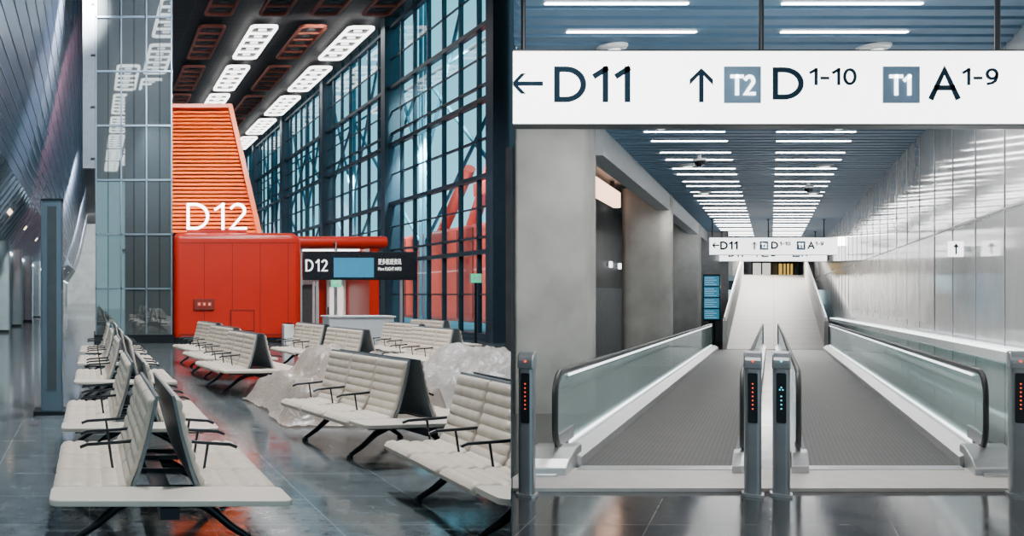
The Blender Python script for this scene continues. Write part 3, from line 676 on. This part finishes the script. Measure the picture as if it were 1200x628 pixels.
# ramp
t = thing('ramp', 'wide pale stone ramp rising at the end of the corridor', 'ramp', SH((.15, 31, zf(31))))
mb = MB(SH); zr = zf(31); mb.hexa([(-1.6, 31, zr-.1), (1.95, 31, zr-.1), (1.95, 50, zr-.1), (-1.6, 50, zr-.1), (-1.6, 31, zr+.01), (1.95, 31, zr+.01), (1.95, 50, 2.85), (-1.6, 50, 2.85)])
mb.box(-1.6, 1.95, 50, 55.6, 2.6, 2.85); build(mb, 'ramp_surface', M['stair'], t)
for a, b in ((-1.74, -1.6), (1.95, 2.1)):
    mb = MB(SH); mb.hexa([(a, 31, zr-.1), (b, 31, zr-.1), (b, 50.5, 2.6), (a, 50.5, 2.6), (a, 31, .75), (b, 31, .75), (b, 50.5, 3.95), (a, 50.5, 3.95)])
    build(mb, 'parapet', M['parapet'], t)
    mb = MB(SH); c = (a+b)/2; mb.hexa([(c-.03, 31, .82), (c+.03, 31, .82), (c+.03, 50.5, 4.02), (c-.03, 50.5, 4.02), (c-.03, 31, .88), (c+.03, 31, .88), (c+.03, 50.5, 4.08), (c-.03, 50.5, 4.08)])
    mb.box(c-.02, c+.02, 31.1, 31.2, .74, .84); mb.box(c-.02, c+.02, 50.2, 50.3, 3.9, 4.02); build(mb, 'handrail', M['steel'], t)
mb = MB(SH); mb.box(-3, 3, 56, 56.2, 2, 7.2); build(mb, 'wall_end', M['wall_dark'], struct=True)
mb = MB(SH); mb.box(-3, 2.6, 40, 56, 7, 7.2); build(mb, 'ceiling_ramp', M['white'], struct=True)
mb = MB(SH); mb.box(-3, -1.78, 40, 56, 2.6, 7); build(mb, 'wall_ramp_left', M['white'], struct=True)
t = thing('shop_window', 'tiny golden lit shopfront at the top of the ramp', 'shop window', SH((.9, 55.8, 2.85)))
mb = MB(SH); mb.box(.5, 1.5, 55.8, 55.9, 2.9, 3.7); build(mb, 'display', M['gold'], t)
mb = MB(SH); mb.box(-1.2, .0, 55.8, 55.9, 2.9, 3.9); build(mb, 'side_display', M['lit_dim'], t)
mb = MB(SH)
for u in (-1.25, -.62, .0, .45, .75, .98, 1.22, 1.45, 1.85): mb.box(u, u+.09, 55.72, 55.8, 2.85, 4.05)
mb.box(-1.25, 1.94, 55.72, 55.8, 3.75, 4.1); build(mb, 'frame', M['screen'], t)

# overhead signs
def make_sign(bold=1., face='sign', tip=True):
    Y = 7.0; t = thing('direction_sign', 'x', 'sign', (PX(903, Y), Y, PZ(145, Y)), 'lit overhead direction signs')
    x0, x1, z0, z1 = R4(601.2, 1241, 60, 145, Y)
    def slab(mb, xa, xb, ya, yb, za, zb_):   # left end mitred to run along the dividing wall
        s0 = DIV*(ya-Y)*1.01; s1 = DIV*(yb-Y)*1.01
        mb.hexa([(xa+s0, ya, za), (xb, ya, za), (xb, yb, za), (xa+s1, yb, za), (xa+s0, ya, zb_), (xb, ya, zb_), (xb, yb, zb_), (xa+s1, yb, zb_)])
    mb = MB(); slab(mb, x0, x1, Y, Y+.16, z0, z1); build(mb, 'lightbox', M[face], t)
    mb = MB(); slab(mb, x0, x1, Y-.004, Y+.17, z0-.012, z0); slab(mb, x0, x1, Y-.004, Y+.17, z1, z1+.012); build(mb, 'frame', M['rod'], t)
    for px in (619, 901, 1181):
        mb = MB(); mb.tube([(PX(px, Y), Y+.08, z1), (PX(px, Y), Y+.08, ZC+.02)], .018, 8); mb.lathe([(.05, ZC-.02), (.05, ZC+.02)], PX(px, Y), Y+.08, 12); build(mb, 'rod', M['rod'], t, smooth=50)
    q = Y-.006
    def pz(py): return PZ(py, Y)
    def pxx(px): return PX(px, Y)
    mb = MB(); s_ = 2.5*bold
    if tip: mb.ext([(pxx(601.3), pz(95.8)), (pxx(610.5), pz(86)), (pxx(616), pz(86)), (pxx(606.8), pz(98-s_)), (pxx(636), pz(98-s_)), (pxx(636), pz(98+s_)), (pxx(606.8), pz(98+s_)), (pxx(616), pz(110)), (pxx(610.5), pz(110)), (pxx(601.3), pz(100.2))], 'y', q, q+.006)
    else: mb.ext([(pxx(609), pz(98)), (pxx(621), pz(85)), (pxx(629), pz(85)), (pxx(620), pz(98-s_)), (pxx(646), pz(98-s_)), (pxx(646), pz(98+s_)), (pxx(620), pz(98+s_)), (pxx(629), pz(111)), (pxx(621), pz(111))], 'y', q, q+.006)
    build(mb, 'left_arrow', M['ink'], t)
    mb = MB()
    mb.ext([(pxx(821.5), pz(80)), (pxx(835), pz(93)), (pxx(835), pz(98.5+bold)), (pxx(821.5+s_), pz(88)), (pxx(821.5+s_), pz(120)), (pxx(821.5-s_), pz(120)), (pxx(821.5-s_), pz(88)), (pxx(808), pz(98.5+bold)), (pxx(808), pz(93))], 'y', q, q+.006)
    build(mb, 'up_arrow', M['ink'], t)
    px = .007*bold
    for s, a, wd, g in (('D11', (649, 738, 78, 120), 6.5, .34), ('D', (905, 941, 79, 117), 6.1, .3), ('1-10', (948, 1003, 80, 100), 3.3, .3), ('A', (1088, 1124, 79, 117), 6.1, .3), ('1-9', (1127, 1169, 80, 100), 3.3, .34)):
        stroke_text(s, *R4(*a, Y), q, wd*px, M['ink'], t, .006, g)
    for s, a in (('T2', 848), ('T1', 1034)):
        b = R4(a, a+43, 78, 121, Y); mb = MB(); mb.box(b[0], b[1], q-.002, q+.006, b[2], b[3]); bd = build(mb, 'badge', M['badge'], t)
        stroke_text(s, *R4(a+7, a+(36 if s == 'T2' else 32), 88, 112, Y), q-.006, 3.8*px, M[face], bd, .006)
    return t
sg = make_sign(); sg['label'] = 'large white lit overhead sign reading D11, T2 D 1-10 and T1 A 1-9, nearest'
s2 = make_sign(1.4, 'sign_far', False); b0 = s2.location.copy()
s2.location = (b0.x+K*23, 30, b0.z); s2['label'] = 'small far white overhead sign with D11 and T2, in front of the farthest sign'
dup(s2, (b0.x+K*28.85, 35.85, b0.z), 0, 'farthest white overhead sign, its lower strip showing below the one before it')
# ceiling bars
y = 7.75; first = {}; i = 0
while y < 38.5:
    for ua, ub, side in ((-2.04, -.74, 'left'), (.12, 1.39, 'right')):
        if side not in first:
            mb = MB(); x0 = ua+K*y; mb.box(x0, x0+(ub-ua), y, y+.030, ZC-.012, ZC+.01)
            o = build(mb, 'linear_light', M['bar'], bevel=.003); first[side] = (o, y); o['category'] = 'ceiling light'
        else:
            p, py = first[side]; o = p.copy(); C.objects.link(o); dy = y-py; o.location = p.location+Vector((K*dy, dy, 0))
        o['label'] = 'slim white light bar, %s from the front in the %s run of the corridor ceiling' % (NTH[i], side)
        o['group'] = '%s run of corridor light bars' % side
    i += 1; y += .84 if i % 2 else 1.2
def spot(loc, tgt, power, col, ang=110, rad=.4, name='added_hall_spot'):  # unseen spot lamps, added to brighten chosen parts
    l = bpy.data.lights.new(name, 'SPOT'); l.energy = power; l.color = col; l.spot_size = math.radians(ang); l.spot_blend = .6; l.shadow_soft_size = rad
    o = bpy.data.objects.new(name, l); C.objects.link(o); o.location = loc
    o.rotation_euler = (Vector(tgt)-Vector(loc)).to_track_quat('-Z', 'Y').to_euler()
i = 0
for y in (9.1, 13.35, 17.4, 22):
    for u, sd in ((-1.69, 'left'), (1.1, 'right')):
        x, yy, _ = SH((u, y, 0)); t = thing('ceiling_disc', 'round white ceiling disc with an added light in the %s light run, %s' % (sd, ORD[i//2]), 'ceiling light', (x, yy, ZC-.07), 'round ceiling discs')
        mb = MB(); mb.lathe([(.09, ZC-.05), (.13, ZC-.04), (.145, ZC-.02), (.145, ZC)], x, yy, 24); build(mb, 'body', M['white'], t, smooth=50)
        mb = MB(); mb.lathe([(.06, ZC-.062), (.08, ZC-.05)], x, yy, 16); build(mb, 'added_glow', M['lit_soft'], t)
        spot((x, yy, ZC-.09), (x, yy, 0), 125, (1, .95, .89), 150, .06, 'added_disc_spot')  # spot added under the disc to brighten the corridor
        i += 1
for u, y, w in ((-1.35, 16.2, 'left'), (.9, 20.3, 'right')):
    x, yy, _ = SH((u, y, 0)); t = thing('dome_camera', 'small white dome camera under the corridor ceiling, %s one' % w, 'camera', (x, yy, ZC-.25), 'dome cameras')
    mb = MB(); mb.lathe([(.10, ZC-.12), (.11, ZC-.08), (.03, ZC-.06), (.03, ZC)], x, yy, 16); build(mb, 'housing', M['white'], t, smooth=50)
    mb = MB(); mb.lathe([(.02, ZC-.22), (.07, ZC-.19), (.09, ZC-.12)], x, yy, 16); build(mb, 'dome', M['screen'], t, smooth=60)

# moving walkways
def walkway(s):
    t = thing('moving_walkway', '%s moving walkway with glass balustrades and black handrails' % ('left-hand' if s < 0 else 'right-hand'), 'moving walkway', SH((s*1.1, 8.2, 0)), 'moving walkways')
    T = lambda p: SH((p[0]*s, p[1], p[2]))
    YA, YB = 8.2, 30.2
    def run(mb, u0, u1, z0, z1, ya=YA, yb=YB):
        mb.hexa([(u0, ya, zf(ya)+z0), (u1, ya, zf(ya)+z0), (u1, yb, zf(yb)+z0), (u0, yb, zf(yb)+z0), (u0, ya, zf(ya)+z1), (u1, ya, zf(ya)+z1), (u1, yb, zf(yb)+z1), (u0, yb, zf(yb)+z1)])
    mb = MB(T); run(mb, .36, 1.84, .01, .035); build(mb, 'pallet_belt', M['belt'], t)
    mb = MB(T); mb.ext([(8.10, .02), (8.10, .040), (8.22, .042), (8.30, .036), (8.30, .02)], 'x', .36, 1.84); build(mb, 'comb', M['steel'], t)
    mb = MB(T); mb.box(.0, 2.35, 7.34, 8.2, .002, .034); build(mb, 'landing_plate', M['plate'], t)
    for u, inner in ((2.07, False), (.27, True)):
        mb = MB(T)
        if inner: mb.ext([(.36, .02), (.36, .10), (.30, .17), (.17, .17), (.17, .0)], 'y', 0, 1, cap=True)
        else: mb.ext([(1.84, .02), (1.84, .12), (1.98, .20), (2.16, .20), (2.28, .14), (2.28, .0)], 'y', 0, 1, cap=True)
        vv = []
        for (x, f, z) in mb.v:      # run the section down the slope
            uu = x-K*f; Yq = YA+.1+f*(YB-YA-.2); vv.append((uu+K*Yq, Yq, z+zf(Yq)))
        mb.v = vv; build(mb, 'skirt', M['steel'], t)
        zt = .90
        pf = [(YA+.28, .15), (YB-.2, .15+zf(YB-.2)), (YB-.02, .35+zf(YB)), (YB-.02, .7+zf(YB)), (YB-.2, zt+zf(YB-.2))]
        pf += [(YA+.22+.2*math.cos(math.radians(a)), zt-.2+.2*math.sin(math.radians(a))) for a in range(90, 181, 15)]+[(YA+.03, .35)]
        mb = MB(T); mb.ext(pf, 'x', u-.007, u+.007); build(mb, 'glass_panel', M['glass_b'], t)
        path = [(YA+.42, .20), (YA+.22, .20), (YA+.10, .23), (YA+.03, .31), (YA+.0, .42), (YA+.0, .70)]
        path += [(YA+.24+.24*math.cos(math.radians(a)), .70+.24*math.sin(math.radians(a))) for a in range(165, 89, -15)]
        path += [(YA+4+k*3., .94+zf(YA+4+k*3.)) for k in range(6)]+[(YB-.25, .94+zf(YB)), (YB-.05, .86+zf(YB)), (YB, .7+zf(YB)), (YB, .4+zf(YB)), (YB-.1, .25+zf(YB))]
        mb = MB(); mb.tube([(0, a, b) for a, b in path], .030, 10)
        mb.v = [T((u+x, y, z)) for x, y, z in mb.v]; build(mb, 'handrail', M['rubber'], t, smooth=50)
        mb = MB(T); run(mb, u-.02 if not inner else u-.01, u-.008 if not inner else u+.01, .88, .902, YA+.5, YB-.4); build(mb, 'light_strip', M['lit_soft'], t)
        if not inner:
            mb = MB(T); run(mb, u-.022, u-.008, .203, .222, YA+.5, YB-.4); build(mb, 'lower_light_strip', M['lit_soft'], t)
            mb = MB(T); mb.ext([(7.85, .0), (7.85, .10), (8.0, .16), (8.28, .22), (8.5, .22), (8.5, 0)], 'x', 1.88, 2.32); mb.box(1.95, 2.2, 7.78, 7.85, .0, .06); build(mb, 'newel_box', M['steel'], t, bevel=.012)
            mb = MB(T); mb.box(2.05, 2.09, 8.3, 8.9, .2, .34); build(mb, 'glass_clamp', M['steel'], t)
        else:
            mb = MB(T); mb.ext([(7.95, .0), (7.95, .10), (8.2, .18), (8.4, .18), (8.4, 0)], 'x', .2, .36); build(mb, 'newel_box', M['steel'], t, bevel=.008)
walkway(-1); walkway(1)
# gate posts (each turned to face down the corridor)
ANG = -math.atan(K)
def gate_post(u, label, led, col):
    x, y, _ = SH((u, 7.22, 0)); t = thing('gate_post', label, 'gate post', (0, 0, 0), 'entry gate posts')
    w = .058
    mb = MB(); mb.ext(rrect(-w, w, -.07, .07, .035), 'z', .02, 1.08); build(mb, 'column', M['post'], t, smooth=40)
    mb = MB(); mb.ext([(-.075, 1.07), (.075, 1.07), (.075, 1.22)]+[(.03-.105*math.sin(math.radians(a)), 1.12+.10*math.cos(math.radians(a))) for a in range(0, 91, 15)], 'x', -w-.004, w+.004); build(mb, 'head', M['post'], t, bevel=.012)
    mb = MB(); mb.ext(rrect(-.033, .033, .62, 1.04, .012), 'y', -.076, -.066); d = build(mb, 'display', M['screen'], t)
    mb = MB()
    pts = [(0, .74+k*.035) for k in range(7)] if col == 'red' else [(0, .74+k*.035) for k in range(4)]+[(-.010, .90), (.010, .90), (0, .92)]
    for a, b in pts: mb.ext([(a+.0052*math.cos(k*.7854), b+.0052*math.sin(k*.7854)) for k in range(8)], 'y', -.079, -.075)
    build(mb, 'light_dots', led, d)
    mb = MB(); mb.ext([(.008*math.cos(k*.7854), 1.14+.008*math.sin(k*.7854)) for k in range(8)], 'y', -.083, -.07); build(mb, 'indicator', led, t)
    mb = MB(); mb.ext(rrect(-.075, .075, -.09, .09, .03), 'z', 0, .022); build(mb, 'foot_plate', M['steel'], t)
    t.location = (x, y, 0); t.rotation_euler = (0, 0, ANG)
gate_post(-.15, 'grey gate post with red light, left of the central pair', M['red_led'], 'red')
gate_post(.09, 'grey gate post with teal light, right of the central pair', M['green_led'], 'green')
gate_post(-2.06, 'grey gate post by the dividing wall, left of the left walkway', M['red_led'], 'red')
gate_post(2.10, 'grey gate post at the right edge, right of the right walkway', M['red_led'], 'red')

# ------------------------------------------------------------------ lights
spot((2, 8, 13.5), (2, 9, 0), 6800, (.92, .96, 1))  # overhead spots added to brighten the hall floor and seats
spot((4, 16, 13.5), (4, 18, 0), 6800, (.92, .96, 1))
spot((8, 24, 13.5), (8, 26, 0), 5800, (.92, .97, 1))
spot((6.6, 15, 12), (4.8, 30, 5), 7500, (1, .92, .84), 60)  # warm spot added to light the gate tower
spot((5, 4, 10), (-2, 16, 9), 8000, (.76, .84, 1), 90)  # this and the next are added to lift the left soffit
spot((5.5, 22, 11), (-2, 40, 7.5), 9500, (.76, .84, 1), 70)
spot((1.5, 62, 12), (-2, 70, 0), 17000, (.95, .97, 1), 130)  # three added lamps behind the glass shaft, brightening the far concourse
spot((1.2, 98, 12), (-1.5, 112, 1), 20000, (.95, .97, 1), 130)
spot((1.2, 135, 12), (-1.5, 158, 3), 22000, (1, .94, .88), 130)
spot((.2, 28, 13), (-4.1, 45, 1.5), 18000, (.95, .97, 1), 50, .2)  # added spot that lifts the dark left wall columns
spot((2.6, 33.5, 10), (-1.0, 40, 10.0), 3600, (1, .36, .42), 75)  # added pink lamp in place of the red building's reflection
for y in (40, 52): spot((15.2, y, 9), (20, y+1, 1.5), 10000, (1, .93, .9), 130, .2, 'added_outdoor_flood')  # floods added so the red bridge shows through the panes
spot((15.2, 36, 12), (19.4, 40.5, 7), 6000, (1, .93, .9), 110, .2, 'added_outdoor_flood')
spot((11, 40, 13.8), (9, 50, 14.9), 300, (1, .9, .85), 160, .2)  # weak lamp added for the dark ceiling fixtures
def area(loc, tgt, power, col, sx, sy):
    l = bpy.data.lights.new('added_corridor_area', 'AREA'); l.energy = power; l.color = col; l.shape = 'RECTANGLE'; l.size = sx; l.size_y = sy
    o = bpy.data.objects.new('added_corridor_area', l); C.objects.link(o); o.location = loc
    o.rotation_euler = (Vector(tgt)-Vector(loc)).to_track_quat('-Z', 'Y').to_euler()
area(SH((0, 5.2, 4.2)), SH((0, 6.2, 0)), 100, (1, .96, .91), 2.4, 1.5)  # area lamp added out of view for the near corridor
area(SH((-.3, 10.3, 4.32)), SH((-.3, 10.31, 0)), 125, (1, .96, .91), 3.0, 1.6)  # area lamp added behind the near sign, hidden by it
area(SH((0, 48, 6.8)), SH((0, 42, 1)), 1500, (1, .97, .93), 3, 6)  # unseen area lamp added to brighten the ramp
w = bpy.data.worlds.new('sky'); SC.world = w; w.use_nodes = True; n = w.node_tree.nodes; l = w.node_tree.links
tc = n.new('ShaderNodeTexCoord'); sp = n.new('ShaderNodeSeparateXYZ'); l.new(tc.outputs['Generated'], sp.inputs[0])
cr = n.new('ShaderNodeValToRGB'); cr.color_ramp.elements[0].position = 0; cr.color_ramp.elements[0].color = (.50, .80, .89, 1); cr.color_ramp.elements[1].position = .5; cr.color_ramp.elements[1].color = (.24, .55, .69, 1)
l.new(sp.outputs['Z'], cr.inputs[0]); l.new(cr.outputs[0], n['Background'].inputs[0]); n['Background'].inputs[1].default_value = 1.7

cam = bpy.data.cameras.new('camera'); co = bpy.data.objects.new('camera', cam); C.objects.link(co)
cam.sensor_width = 36; cam.lens = 36*F/1200; cam.shift_x = (600-PX0)/1200; cam.shift_y = (HY-314)/1200
cam.clip_end = 400; co.location = (0, 0, H); co.rotation_euler = (math.pi/2, 0, 0)
SC.camera = co
